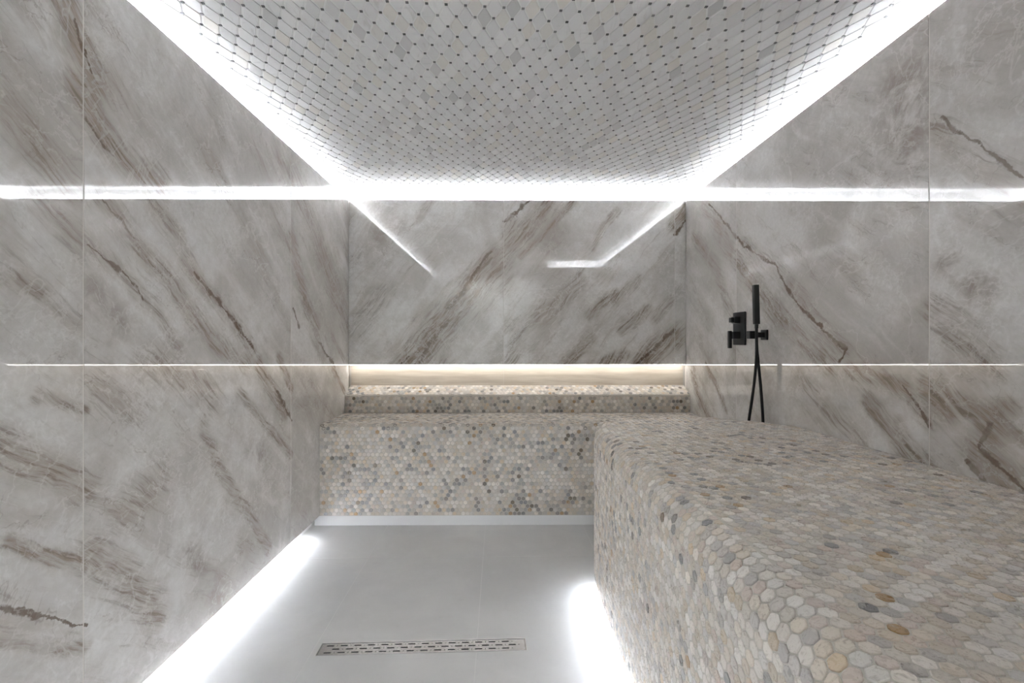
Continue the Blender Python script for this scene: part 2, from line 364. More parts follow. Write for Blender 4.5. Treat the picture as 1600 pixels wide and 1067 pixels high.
# ------------------------------------------------------------------ floor
k = NT('grey_porcelain')
pos = k.n('ShaderNodeNewGeometry').outputs['Position']
a1 = k.noise(pos, 2.5, 6, 0.6, 0.4); a2 = k.noise(pos, 14.0, 6, 0.65); a3 = k.noise(pos, 90.0, 3, 0.7)
c = k.mix(k.ramp(a1, 0.3, 0.7), (0.70, 0.697, 0.695), (0.78, 0.778, 0.775))
c = k.mix(k.ramp(a2, 0.58, 0.75, 0, 0.25), c, (0.84, 0.838, 0.835))
c = k.mix(k.ramp(a2, 0.40, 0.25, 0, 0.25), c, (0.60, 0.597, 0.59))
c = k.mix(k.ramp(a3, 0.6, 0.8, 0, 0.2), c, (0.40, 0.39, 0.38))
k.l(c, k.b.inputs['Base Color'])
k.b.inputs['Roughness'].default_value = 0.30
k.b.inputs['Specular IOR Level'].default_value = 0.3
k.bump(a2, 0.05, 0.004)
porcelain = k.m
floor_grout = simple('floor_grout', (0.82, 0.815, 0.81), 0.6)
# tile field turned 0.73 degree, joints where the photo has them; the drain cuts out of it
TH = math.radians(0.73)
DTH = math.radians(1.9)
DC = Vector((-0.288, 1.704)); DL, DW = 0.732, 0.068
def rot(p, t): return Vector((p[0]*math.cos(t)-p[1]*math.sin(t), p[0]*math.sin(t)+p[1]*math.cos(t)))
def poly_clip(poly, n, d):
    out = []
    for i in range(len(poly)):
        a, b = poly[i], poly[(i+1) % len(poly)]
        da, db = a.dot(n)-d, b.dot(n)-d
        if da <= 0: out.append(a)
        if (da < 0 < db) or (db < 0 < da): out.append(a+(b-a)*(da/(da-db)))
    return out
def tile_prism(polys, z0, z1):
    bm = bmesh.new()
    for poly in polys:
        if len(poly) < 3: continue
        lo = [bm.verts.new((q.x, q.y, z0)) for q in poly]; hi = [bm.verts.new((q.x, q.y, z1)) for q in poly]
        bm.faces.new(hi); bm.faces.new(lo[::-1])
        for i in range(len(poly)):
            j = (i+1) % len(poly); bm.faces.new((lo[i], lo[j], hi[j], hi[i]))
    bmesh.ops.recalc_face_normals(bm, faces=bm.faces)
    return bm
dn = rot((1, 0), DTH); dm = rot((0, 1), DTH)
def cut_drain(poly):
    hx, hy = DL/2+0.0012, DW/2+0.0012
    rest = poly; pieces = []
    for n, d in ((dn, DC.dot(dn)+hx), (-dn, -DC.dot(dn)+hx), (dm, DC.dot(dm)+hy), (-dm, -DC.dot(dm)+hy)):
        outp = poly_clip(rest, -n, -d)
        if len(outp) >= 3: pieces.append(outp)
        rest = poly_clip(rest, n, d)
        if len(rest) < 3: return [poly]
    return pieces
base_poly = [Vector(q) for q in ((XL-REC, YE-1.5), (XR+0.1, YE-1.5), (XR+0.1, YB+0.1), (XL-REC, YB+0.1))]
bm = tile_prism(cut_drain(base_poly), -0.05, -0.0008)
bx(bm, XL-REC, XR+0.1, YE-1.5, YB+0.1, -0.07, -0.0501)
fl = struct('floor', bm, floor_grout)
O0 = Vector((-0.107, 2.41))
for i in range(-2, 3):
    for j in range(-4, 2):
        g = 0.0013
        x0, x1, y0, y1 = i*0.575+g, (i+1)*0.575-g, j*1.2+g, (j+1)*1.2-g
        poly = [O0+rot(q, TH) for q in ((x0, y0), (x1, y0), (x1, y1), (x0, y1))]
        for n, d in ((Vector((-1, 0)), -(XL-0.05)), (Vector((1, 0)), XR+0.05), (Vector((0, 1)), YB), (Vector((0, -1)), -(YE-1.4))):
            poly = poly_clip(poly, n, d)
            if len(poly) < 3: break
        if len(poly) < 3: continue
        pieces = cut_drain(poly)
        obj('floor_tile', tile_prism(pieces, -0.0006, 0.0), porcelain, fl)
# ------------------------------------------------------------------ linear drain
k = NT('brushed_steel')
pos = k.n('ShaderNodeNewGeometry').outputs['Position']
b = k.noise(k.vec('MULTIPLY', pos, (6, 500, 1)), 1.0, 3)
k.b.inputs['Base Color'].default_value = (0.62, 0.62, 0.63, 1); k.b.inputs['Metallic'].default_value = 1.0
k.b.inputs['Roughness'].default_value = 0.27
steel = k.m
dark = simple('drain_shadow', (0.02, 0.02, 0.02), 0.7)
td = thing('floor_drain', 'long narrow slotted stainless steel drain set in the grey floor', 'drain', loc=(DC.x, DC.y, 0))
td.rotation_euler = (0, 0, DTH)
bm = bmesh.new()
xs, ys = -DL/2+0.004, -DW/2+0.004
rows = [0.008, 0.0058, 0.0125, 0.0058, 0.0125, 0.0058, 0.008]
sc_ = (DW-0.008)/sum(rows); y = ys
def cell(x0, x1, y0, y1): bx(bm, x0, x1, y0, y1, -0.004, -0.0008)
slot_k = 0
for r, h in enumerate(rows):
    y1 = y+h*sc_
    if r % 2 == 0: cell(xs, -xs, y, y1)
    else:
        off = (0.018, 0.042, 0.018)[r//2]
        x = xs; n = 0
        cell(x, x+off, y, y1); x += off
        while x+0.048 < -xs-0.004:
            # slot 25 mm, web, 2 mm hole, web
            cell(x+0.025, x+0.0355, y, y1); cell(x+0.0375, x+0.048, y, y1)
            x += 0.048
        cell(x, -xs, y, y1)
    y = y1
obj('grate', bm, steel, td)
bm = bmesh.new()
for s in (-1, 1):
    a = s*(DW/2-0.0015)
    bx(bm, -DL/2, DL/2, a-0.0015, a+0.0015, -0.02, 0.0005)
    a = s*(DL/2-0.0015)
    bx(bm, a-0.0015, a+0.0015, -DW/2+0.003, DW/2-0.003, -0.02, 0.0005)
obj('frame', bm, steel, td)
obj('channel', box(-DL/2+0.003, DL/2-0.003, -DW/2+0.003, DW/2-0.003, -0.02, -0.0185), dark, td)
# ------------------------------------------------------------------ mosaic tile materials
def mosaic_mat(name, rough):
    k = NT(name)
    at = k.n('ShaderNodeAttribute', attribute_name='tile_colour').outputs['Color']
    pos = k.n('ShaderNodeNewGeometry').outputs['Position']
    n1 = k.noise(pos, 70.0, 5, 0.7, 1.0); n2 = k.noise(pos, 260.0, 3, 0.6); n3 = k.noise(pos, 28.0, 4, 0.6, 1.5)
    c = k.mix(k.ramp(n1, 0.52, 0.70, 0, 0.55), at, (0.36, 0.31, 0.25), 'MULTIPLY')
    c = k.mix(k.ramp(n3, 0.55, 0.66, 0, 0.30), c, (0.68, 0.64, 0.57))
    c = k.mix(k.ramp(n2, 0.60, 0.75, 0, 0.35), c, (0.45, 0.42, 0.38), 'MULTIPLY')
    k.l(c, k.b.inputs['Base Color'])
    k.l(k.ramp(n1, 0.2, 0.8, rough-0.08, rough+0.12), k.b.inputs['Roughness'])
    k.b.inputs['Specular IOR Level'].default_value = 0.55
    return k.m
hexmat = mosaic_mat('tumbled_stone_mosaic', 0.29)
mosaic_grout = simple('beige_mosaic_grout', (0.56, 0.525, 0.47), 0.85)
PAL = [((0.68, 0.66, 0.63), 20), ((0.62, 0.58, 0.52), 22), ((0.57, 0.52, 0.445), 14), ((0.52, 0.505, 0.485), 15), ((0.75, 0.73, 0.69), 9),
       ((0.40, 0.39, 0.38), 5), ((0.24, 0.235, 0.23), 2.6), ((0.40, 0.28, 0.16), 0.5), ((0.60, 0.51, 0.39), 4), ((0.55, 0.49, 0.45), 6), ((0.16, 0.13, 0.10), 0.5)]
def pick(rnd, pt, darker=1.0):
    n = noise.noise(Vector(pt)*5.0)
    w = []
    for i, (c, k_) in enumerate(PAL):
        lum = sum(c)/3
        f = math.exp(-(n*1.6)*(lum-0.42)*6)
        if lum < 0.40: f *= darker
        w.append(k_*f)
    c = rnd.choices(PAL, w)[0][0]
    s = rnd.uniform(0.88, 1.10); t = rnd.uniform(-0.015, 0.015)
    return (max(0, c[0]*s*1.035+t), c[1]*s*0.995, max(0, c[2]*s*0.965-t))
P_ = 0.0253; R_ = 0.0119/math.cos(math.pi/6)    # pitch and corner radius of a hexagon
V_ = P_*math.sqrt(3)/2
HEX = [(R_*math.sin(math.pi/3*i), R_*math.cos(math.pi/3*i)) for i in range(6)]   # (along the row, across the rows): points across
def add_hex(V, F, COL, fn, s, w, smin, smax, wmin, wmax, col, rnd, t=0.0010):
    """one tumbled tile mapped on the surface fn(s, w, lift)"""
    base = len(V)
    js = rnd.uniform(-0.0004, 0.0004); jw = rnd.uniform(-0.0004, 0.0004); q = rnd.uniform(0.94, 1.0); lift = t+rnd.uniform(-0.0003, 0.0003)
    ring = []
    for (a, b) in HEX:
        ring.append((min(max(s+js+a*q, smin), smax), min(max(w+jw+b*q, wmin), wmax)))
    cx_ = sum(r[0] for r in ring)/6; cy_ = sum(r[1] for r in ring)/6
    for (a, b) in ring: V.append(fn(a, b, -0.001))
    for (a, b) in ring: V.append(fn(cx_+(a-cx_)*0.90, cy_+(b-cy_)*0.90, lift))
    for i in range(6):
        j = (i+1) % 6
        F.append((base+i, base+j, base+6+j, base+6+i)); COL.append(col)
    F.append(tuple(base+6+i for i in range(6))); COL.append(col)
def mosaic_mesh(name, V, F, COL, mat, parent, flip=False):
    me = bpy.data.meshes.new(name); me.from_pydata(V, [], [f[::-1] for f in F] if flip else F); me.update()
    at = me.attributes.new('tile_colour', 'FLOAT_COLOR', 'FACE')
    flat = []
    for c in COL: flat += [c[0], c[1], c[2], 1.0]
    at.data.foreach_set('color', flat)
    o = obj_me(name, me, mat, parent); o['kind'] = 'stuff'
    return o
# ------------------------------------------------------------------ back bench (seat + low ledge), full width between the side walls
G = 0.0016
tb = thing('built_in_bench', 'wide seat across the back wall with hexagonal stone mosaic front', 'bench', loc=(0.09, 3.0, 0))
R1 = 0.028; FH = SEAT_Z-SKIRT-R1; A1 = R1*math.pi/2; SD = (3.271-SEAT_Y-R1)
def seat_fn(s, w, lift):
    x = s; z0 = SKIRT
    if w < FH: return (x, SEAT_Y-lift, z0+w)
    if w < FH+A1:
        th = (w-FH)/R1
        return (x, SEAT_Y+R1*(1-math.cos(th))-lift*math.cos(th), SEAT_Z-R1+R1*math.sin(th)+lift*math.sin(th))
    return (x, SEAT_Y+R1+(w-FH-A1), SEAT_Z+lift)
LZ0, LZ1, LB = SEAT_Z, 0.722, 0.752
RL = 0.010; LH = LZ1-LZ0-RL; AL = RL*math.pi/2; LY = 3.271
def ledge_fn(s, w, lift):
    if w < LH: return (s, LY-lift, LZ0+w)
    if w < LH+AL:
        th = (w-LH)/RL
        return (s, LY+RL*(1-math.cos(th))-lift*math.cos(th), LZ1-RL+RL*math.sin(th)+lift*math.sin(th))
    f = w-LH-AL
    return (s, LY+RL+f, LZ1+lift+(LB-LZ1)*f/(YB-LY-RL))
LD = YB+0.045-LY-RL
def sweep(fn, ss, ws, lift=0.0):
    bm = bmesh.new()
    g = [[bm.verts.new(fn(s, w, lift)) for w in ws] for s in ss]
    for i in range(len(ss)-1):
        for j in range(len(ws)-1): bm.faces.new((g[i][j], g[i+1][j], g[i+1][j+1], g[i][j+1]))
    return bm, g
def close_profile(bm, g, pts):
    for i, s in ((0, 0), (-1, 1)):
        pass
def bench_body(fn, ws, back_y, z0, z1):
    bm = bmesh.new()
    prof = [fn(0, w, 0.0) for w in ws]+[(0, back_y, z1), (0, back_y, z0)]
    A = [bm.verts.new((XL+0.0005, p[1], p[2])) for p in prof]; B = [bm.verts.new((XR-0.0005, p[1], p[2])) for p in prof]
    n = len(prof)
    for i in range(n):
        j = (i+1) % n; bm.faces.new((A[i], B[i], B[j], A[j]))
    bm.faces.new(A); bm.faces.new(B[::-1])
    bmesh.ops.recalc_face_normals(bm, faces=bm.faces)
    return bm
ws = [0, FH]+[FH+A1*i/6 for i in range(1, 7)]+[FH+A1+SD]
put(obj('seat', bench_body(seat_fn, ws, YB+0.0445, SKIRT, SEAT_Z), mosaic_grout), tb)
ws = [0, LH]+[LH+AL*i/4 for i in range(1, 5)]+[LH+AL+LD-0.001]
put(obj('ledge', bench_body(ledge_fn, ws, YB+0.0445, LZ0, LB), mosaic_grout), tb)
put(obj('skirting', box(XL-0.03, XR, SEAT_Y+0.004, YB+0.0445, 0.0, SKIRT-0.001), white_trim), tb)
def grid_tiles(fn, smin, smax, wmin, wmax, seed, darker, name, parent, woff=0.0):
    rnd = random.Random(seed); V, F, COL = [], [], []
    kk = 0; w = wmin+0.010+woff
    while w < wmax+0.004:
        s = smin+0.010+(kk % 2)*P_/2
        while s < smax+0.005:
            pt = fn(s, w, 0)
            add_hex(V, F, COL, fn, s, w, smin, smax, wmin, wmax, pick(rnd, pt, darker), rnd)
            s += P_
        w += V_; kk += 1
    o = mosaic_mesh(name, V, F, COL, hexmat, None)
    return put(o, parent)
grid_tiles(seat_fn, XL+0.001, XR-0.001, 0.0005, FH+A1+SD-0.001, 3, 3.4, 'hexagon_mosaic', tb)
grid_tiles(ledge_fn, XL+0.001, XR-0.001, 0.002, LH+AL+LD-0.002, 4, 3.0, 'ledge_mosaic', tb)
# ------------------------------------------------------------------ right bench: tall rounded plinth against the right wall
TZ = 0.714; R2 = 0.065
ctrl = [(0.383, YF+0.004), (0.383, 1.0), (0.383, 1.6), (0.384, 1.85), (0.3885, 2.00), (0.400, 2.12), (0.437, 2.225), (0.52, 2.305), (0.65, 2.362), (0.80, 2.398),
        (0.954, 2.398), (1.08, 2.345), (1.18, 2.27), (1.2745, 2.16)]
def catmull(P, n=12):
    out = []
    for i in range(len(P)-1):
        p0 = Vector(P[max(i-1, 0)]); p1 = Vector(P[i]); p2 = Vector(P[i+1]); p3 = Vector(P[min(i+2, len(P)-1)])
        # centripetal-like tangents scaled by chord
        c01 = max((p1-p0).length, 1e-4); c12 = (p2-p1).length; c23 = max((p3-p2).length, 1e-4)
        m1 = ((p2-p1)/c12+((p1-p0)/c01 if i > 0 else (p2-p1)/c12))*0.5*c12
        m2 = ((p2-p1)/c12+((p3-p2)/c23 if i < len(P)-2 else (p2-p1)/c12))*0.5*c12
        for k_ in range(n):
            t = k_/n; t2 = t*t; t3 = t2*t
            out.append(p1*(2*t3-3*t2+1)+m1*(t3-2*t2+t)+p2*(-2*t3+3*t2)+m2*(t3-t2))
    out.append(Vector(P[-1])); return out
OUT = catmull(ctrl)
SL = [0.0]
for a, b in zip(OUT[:-1], OUT[1:]): SL.append(SL[-1]+(b-a).length)
STOT = SL[-1]
NRM = []
for i in range(len(OUT)):
    a = OUT[max(i-1, 0)]; b = OUT[min(i+1, len(OUT)-1)]; t = (b-a).normalized()
    NRM.append(Vector((t.y, -t.x)))     # points inwards (to +x on the straight side)
import bisect
def outline(s):
    s = min(max(s, 0.0), STOT-1e-6); i = min(bisect.bisect_right(SL, s)-1, len(OUT)-2)
    f = (s-SL[i])/(SL[i+1]-SL[i])
    return OUT[i].lerp(OUT[i+1], f), NRM[i].lerp(NRM[i+1], f).normalized()
H2 = TZ-R2-SKIRT; A2 = R2*math.pi/2
def side_fn(s, w, lift):
    o, n = outline(s)
    if w < H2:
        p = o-n*lift; return (p.x, p.y, SKIRT+w)
    th = min((w-H2)/R2, math.pi/2)
    p = o+n*(R2*(1-math.cos(th))-lift*math.cos(th))
    return (min(p.x, XR-0.001), p.y, TZ-R2+(R2+lift)*math.sin(th))
tr = thing('stone_bench', 'tall rounded hexagon mosaic bench standing along the right wall', 'bench', loc=(0.83, 1.3, 0))
bm = bmesh.new()
wsl = [0, H2]+[H2+A2*i/8 for i in range(1, 9)]
grid = []
for i, q in enumerate(OUT):
    grid.append([bm.verts.new(side_fn(SL[i], w, 0)) for w in wsl])
n = len(grid)
for i in range(n-1):
    for j in range(len(wsl)-1): bm.faces.new((grid[i][j], grid[i][j+1], grid[i+1][j+1], grid[i+1][j]))
topring = [g[-1] for g in grid]
c1 = bm.verts.new((XR-0.001, topring[-1].co.y, TZ)) if abs(topring[-1].co.x-(XR-0.001)) > 1e-4 else None
c2 = bm.verts.new((XR-0.001, YF+0.004, TZ))
bm.faces.new(topring+([c1] if c1 else [])+[c2])
b1 = bm.verts.new((XR-0.001, YF+0.004, SKIRT)); b2 = bm.verts.new((XR-0.001, grid[-1][0].co.y, SKIRT))
bm.faces.new([g[0] for g in grid]+[b2, b1])
bm.faces.new(grid[0]+[c2, b1])
bm.faces.new(grid[-1][::-1]+[b2]+([c1] if c1 else []))
bmesh.ops.recalc_face_normals(bm, faces=bm.faces)
put(obj('bench_body', bm, mosaic_grout), tr)
# recessed white toe kick
def inset(d): return [OUT[i]+NRM[i]*d for i in range(0, len(OUT), 3)]
ip = [p for p in inset(0.045) if p.x < XR-0.002]
poly = ip+[Vector((XR-0.001, ip[-1].y)), Vector((XR-0.001, YF+0.004))]
put(obj('toe_kick', tile_prism([poly], 0.0, SKIRT-0.0005), white_trim), tr)
# tiles
INN = [OUT[i]+NRM[i]*R2 for i in range(len(OUT))]
def inner_dist(x, y):
    best = 9; bi = 0
    for i in range(len(INN)-1):
        a, b = INN[i], INN[i+1]; ab = b-a; p = Vector((x, y))-a
        t = max(0, min(1, p.dot(ab)/max(ab.length_squared, 1e-9))); d = (p-ab*t)
        if d.length < abs(best): best = d.length*(1 if d.dot(NRM[i]) >= 0 else -1)
    return best
def proj(p):
    x, y, z = p
    return (800+747*x/max(y, .05), 533-747*(z-1.088)/max(y, .05))
rnd = random.Random(11); V, F, COL = [], [], []
cand = []
centres = []
kk = 0; w = 0.010
wtop = H2+A2
while w < wtop:
    s = 0.012+(kk % 2)*P_/2
    while s < STOT:
        centres.append(('side', s, w)); s += P_
    w += V_; kk += 1
def top_fn(s, w, lift): return (0.383+R2+(w-wtop), YF+0.004+s, TZ+lift)
wmax_top = wtop+(XR-0.001-0.383-R2)
while w < wmax_top+0.008:
    s = 0.012+(kk % 2)*P_/2
    while s < 2.3:
        x, y, z = top_fn(s, w, 0)
        if (y < 1.75) or inner_dist(x, y) > 0.0105: centres.append(('top', s, w))
        s += P_
    w += V_; kk += 1
for kind_, s, w in centres:
    fn = side_fn if kind_ == 'side' else top_fn
    p = fn(s, w, 0); col = pick(rnd, p, 0.85)
    area = 0
    if p[1] > 0.05 and s < 1.35 and 0.012 < s and w > 0.014 and w < wmax_top-0.014:
        px = proj(p)
        if 0 < px[0] < 1600 and px[1] < 1075:
            q0 = proj(fn(s-0.01, w, 0)); q1 = proj(fn(s+0.01, w, 0)); q2 = proj(fn(s, w-0.01, 0)); q3 = proj(fn(s, w+0.01, 0))
            area = abs((q1[0]-q0[0])*(q3[1]-q2[1])-(q1[1]-q0[1])*(q3[0]-q2[0]))
    cand.append([area, kind_, s, w, p, col])
order = sorted(range(len(cand)), key=lambda i: -cand[i][0])[:300]
single = set(i for i in order if cand[i][0] > 0)
for i, (area, kind_, s, w, p, col) in enumerate(cand):
    if i in single: continue
    if kind_ == 'side': add_hex(V, F, COL, side_fn, s, w, 0.001, STOT-0.001, 0.0005, wtop+0.01, col, rnd)
    else: add_hex(V, F, COL, top_fn, s, w, 0.001, 3.0, wtop-0.008, wmax_top, col, rnd)
put(mosaic_mesh('hexagon_mosaic', V, F, COL, hexmat, None), tr)
# the 300 largest in view: one object each, meshes shared between tiles of one colour
variants = []
vr = random.Random(5)
def single_hex(col, seed):
    r_ = random.Random(seed); V, F = [], []
    ring = []
    q = r_.uniform(0.955, 1.0)
    for i in range(6):
        a, b = HEX[i]; a2, b2 = HEX[(i+1) % 6]
        cu = r_.uniform(0.08, 0.2)
        ring.append((q*(a+(a2-a)*cu), q*(b+(b2-b)*cu))); ring.append((q*(a+(a2-a)*(1-cu)), q*(b+(b2-b)*(1-cu))))
    n_ = 12
    for (a, b) in ring: V.append((a, b, -0.0012))
    for (a, b) in ring: V.append((a*0.975, b*0.975, 0.0008))
    for (a, b) in ring: V.append((a*0.89, b*0.89, 0.0015))
    for k_ in range(2):
        for i in range(n_):
            j = (i+1) % n_; F.append((k_*n_+i, k_*n_+j, (k_+1)*n_+j, (k_+1)*n_+i))
    F.append(tuple(2*n_+i for i in range(n_)))
    F = [f[::-1] for f in F]
    me = bpy.data.meshes.new('mosaic_tile'); me.from_pydata(V, [], F); me.update()
    at = me.attributes.new('tile_colour', 'FLOAT_COLOR', 'FACE')
    at.data.foreach_set('color', [v for _ in F for v in (*col, 1.0)])
    me.materials.append(hexmat); return me
for i in range(48): variants.append((pick(vr, (vr.random(), vr.random(), 0)), i))
for c_ in ((0.14, 0.11, 0.085), (0.36, 0.23, 0.11), (0.215, 0.21, 0.205), (0.33, 0.32, 0.31)): variants.append((c_, 90+len(variants)))
vm = [(c_, single_hex(c_, sd)) for c_, sd in variants]
for i in sorted(single):
    area, kind_, s, w, p, col = cand[i]
    me = min(vm, key=lambda t: sum((a-b)**2 for a, b in zip(t[0], col))+rnd.uniform(0, 0.0035))[1]
    fn = side_fn if kind_ == 'side' else top_fn
    o_ = Vector(fn(s, w, 0)); U = (Vector(fn(s+0.004, w, 0))-o_).normalized(); Wv = Vector(fn(s, w+0.004, 0))-Vector(fn(s, w-0.004, 0))
    N = Wv.cross(U).normalized()
    Wn = U.cross(N).normalized()
    if kind_ == 'side' and H2 < w: o_ = o_+N*0.0006
    M = Matrix((U, Wn, N)).transposed().to_4x4(); M = M @ Matrix.Rotation(rnd.uniform(-0.03, 0.03), 4, 'Z')
    M.translation = o_-tr.location
    t_ = bpy.data.objects.new('mosaic_tile', me); C.objects.link(t_); t_.parent = tr; t_.matrix_local = M
# ------------------------------------------------------------------ ceiling: white rhomb mosaic with small dark dots
bm = box(XL, XR, YF, YB, ZCEIL-0.0012, ZCEIL+0.021)
bx(bm, XL, XC, YE, YF, ZCEIL-0.0012, ZCEIL+0.021)
bx(bm, XL-REC-0.1, XR+REC+0.1, YE-0.25, YB+REC+0.1, ZCEIL+0.0205, ZCEIL+0.08)
ce = struct('ceiling', bm, plaster)
k = NT('white_marble_mosaic')
at = k.n('ShaderNodeAttribute', attribute_name='tile_colour').outputs['Color']
pos = k.n('ShaderNodeNewGeometry').outputs['Position']
n1 = k.noise(k.vec('MULTIPLY', pos, (30, 9, 1)), 1.0, 5, 0.6, 1.2); n2 = k.noise(k.vec('MULTIPLY', pos, (9, 42, 1)), 1.0, 4, 0.6, 0.8)
c = k.mix(k.ramp(n1, 0.56, 0.72, 0, 0.32), at, (0.50, 0.48, 0.46)); c = k.mix(k.ramp(n2, 0.62, 0.74, 0, 0.28), c, (0.48, 0.48, 0.50))
k.l(c, k.b.inputs['Base Color']); k.b.inputs['Roughness'].default_value = 0.28
cmat = k.m
LA = 0.0619; TC = math.radians(3.9); C0 = Vector((-0.1245, 1.537))
Av = rot((LA, 0), TC); Bv = rot((LA/2, LA*math.sqrt(3)/2), TC)
g = 0.0011; cut = 0.0085
hx, hy = LA/2, LA*math.sqrt(3)/2
rx = [(hx-cut*0.95, 0.0035), (0.0042, hy-cut), (-0.0042, hy-cut), (-(hx-cut*0.95), 0.0035), (-(hx-cut*0.95), -0.0035), (-0.0042, -(hy-cut)), (0.0042, -(hy-cut)), (hx-cut*0.95, -0.0035)]
def inside(p, m=0.0):
    if not (XL-0.004+m < p.x < XR+0.004-m and p.y < YB+0.004-m): return False
    return p.y > YF+0.01 or (p.x < XC-0.01 and p.y > YE+0.03)
cpal = [((0.82, 0.82, 0.835), 12), ((0.78, 0.78, 0.79), 10), ((0.86, 0.86, 0.87), 6), ((0.79, 0.775, 0.755), 4), ((0.81, 0.785, 0.755), 2), ((0.64, 0.64, 0.645), 1.2), ((0.69, 0.68, 0.69), 2)]
cr_ = random.Random(9)
tiles, dots = [], []
for i in range(-70, 71):
    for j in range(-60, 45):
        p = C0+Av*i+Bv*j
        if inside(p, 0.006): dots.append(p)
        q = p+Av*0.5
        if inside(q, -0.002): tiles.append(q)
def tile_geo(V, F, COL, q, tilt, col, local=False):
    b0 = len(V); n_ = 8
    def tz(a, b): return tilt[0]*a+tilt[1]*b+tilt[2]
    for (sc2, z) in ((1.0, 0.004), (1.0, -0.0026), (0.955, -0.0036)):
        for (a, b) in rx:
            r = Vector((a*sc2, b*sc2)) if local else q+rot((a*sc2, b*sc2), TC)
            if not local:
                r.x = min(max(r.x, XL-0.012), XR+0.012); r.y = min(r.y, YB+0.012)
            V.append((r.x, r.y, (0 if local else ZCEIL)+z+(tz(a, b) if z < 0 else 0)))
    for k_ in range(2):
        for i in range(n_):
            j = (i+1) % n_; F.append((b0+k_*n_+j, b0+k_*n_+i, b0+(k_+1)*n_+i, b0+(k_+1)*n_+j)[::-1]); COL.append(col)
    F.append(tuple(b0+2*n_+i for i in range(n_))[::-1]); COL.append(col)
def rtilt(): return (cr_.gauss(0, 0.020), cr_.gauss(0, 0.012), cr_.uniform(-0.0006, 0.0004))
vis = []
for idx, q in enumerate(tiles):
    if q.y > 0.2:
        a = proj((q.x, q.y, ZCEIL))
        if -10 < a[0] < 1610 and a[1] > -20: vis.append((q.y, idx))
vis.sort(); near = set(i for _, i in vis[:300])
V, F, COL = [], [], []
for idx, q in enumerate(tiles):
    if idx in near: continue
    tile_geo(V, F, COL, q, rtilt(), cr_.choices([c for c, _ in cpal], [w for _, w in cpal])[0])
mosaic_mesh('ceiling_mosaic', V, F, COL, cmat, ce)
cvar = []
for i in range(36):
    V, F, COL = [], [], []
    col = cr_.choices([c for c, _ in cpal], [w for _, w in cpal])[0]
    tile_geo(V, F, COL, None, (0, 0, 0), col, local=True)
    me = bpy.data.meshes.new('ceiling_tile'); me.from_pydata(V, [], F); me.update()
    at = me.attributes.new('tile_colour', 'FLOAT_COLOR', 'FACE'); at.data.foreach_set('color', [v for _ in F for v in (*col, 1.0)])
    me.materials.append(cmat); cvar.append(me)
for idx in sorted(near):
    q = tiles[idx]; t_ = rtilt()
    o = bpy.data.objects.new('ceiling_tile', cr_.choice(cvar)); C.objects.link(o); o.parent = ce
    o.location = (q.x, q.y, ZCEIL+t_[2]); o.rotation_euler = (math.atan(t_[1]), -math.atan(t_[0]), TC)
V, F, COL = [], [], []
dpal = [((0.10, 0.10, 0.105), 5), ((0.16, 0.16, 0.165), 4), ((0.26, 0.26, 0.265), 3), ((0.07, 0.07, 0.072), 2)]
for p in dots:
    b0 = len(V); col = cr_.choices([c for c, _ in dpal], [w for _, w in dpal])[0]; s_ = 0.0048
    for (z) in (0.004, -0.0032):
        for (a, b) in ((-s_, -s_*0.9), (s_, -s_*0.9), (s_, s_*0.9), (-s_, s_*0.9)):
            r = p+rot((a, b), TC); V.append((r.x, r.y, ZCEIL+z))
    for i in range(4):
        j = (i+1) % 4; F.append((b0+i, b0+j, b0+4+j, b0+4+i)[::-1]); COL.append(col)
    F.append((b0+7, b0+6, b0+5, b0+4)); COL.append(col)
mosaic_mesh('mosaic_dots', V, F, COL, cmat, ce)
# ------------------------------------------------------------------ light strips
def led(name, w): return simple(name, (0.9, 0.9, 0.9), 0.5, emit=((0.93, 0.955, 1.0), w))
m_cove = led('cool_white_led', COVE_W); m_floor = simple('floor_led', (0.9, 0.9, 0.9), 0.5, emit=((0.87, 0.915, 1.0), FLOOR_W))
m_niche = simple('warm_white_led', (0.9, 0.9, 0.85), 0.5, emit=((1.0, 0.975, 0.935), NICHE_W))
alu = simple('aluminium_profile', (0.7, 0.7, 0.7), 0.4, 1.0)
def strip(x0, x1, y0, y1, z, mat, label, group, up=True):
    t = thing('light_strip', label, 'light', group, ((x0+x1)/2, (y0+y1)/2, z))
    put(obj('profile', box(x0, x1, y0, y1, z, z+0.006), alu), t)
    e = 0.002
    dx = e if (x1-x0) < (y1-y0) else 0.0; dy = e if (y1-y0) < (x1-x0) else 0.0
    zz = (z+0.0065, z+0.0095) if up else (z-0.0035, z-0.0005)
    put(obj('diffuser', box(x0+dx, x1-dx, y0+dy, y1-dy, *zz), mat), t)
    return t
zc = ZTILE-0.0055; gc = 'light strips hidden in the ceiling cove'
o1, o2 = REC-0.040, REC-0.012
def cove_strip(x0, x1, y0, y1, label, face):
    t = thing('light_strip', label, 'light', gc, ((x0+x1)/2, (y0+y1)/2, zc))
    b = dict(x0=x0, x1=x1, y0=y0, y1=y1); u = dict(b)
    e = {'x0': 'x1', 'x1': 'x0', 'y0': 'y1', 'y1': 'y0'}[face[0]]
    b[face[0]] += face[1]*0.008; b[e] -= face[1]*0.008
    u[e] = u[face[0]]+face[1]*0.003
    put(obj('diffuser', box(b['x0'], b['x1'], b['y0'], b['y1'], zc+0.0015, zc+0.006), m_cove), t)
    put(obj('profile', box(x0, x1, y0, y1, zc, zc+0.0014), alu), t)
    put(obj('light_shield', box(u['x0'], u['x1'], u['y0'], u['y1'], zc+0.0016, zc+0.038), plaster), t)  # hidden upstand, added to keep direct strip light off the ceiling panel
cove_strip(XL-o2, XL-o1, YE+0.01, YB+REC-0.004, 'white light strip glowing along the ceiling above the left wall', ('x1', -1))
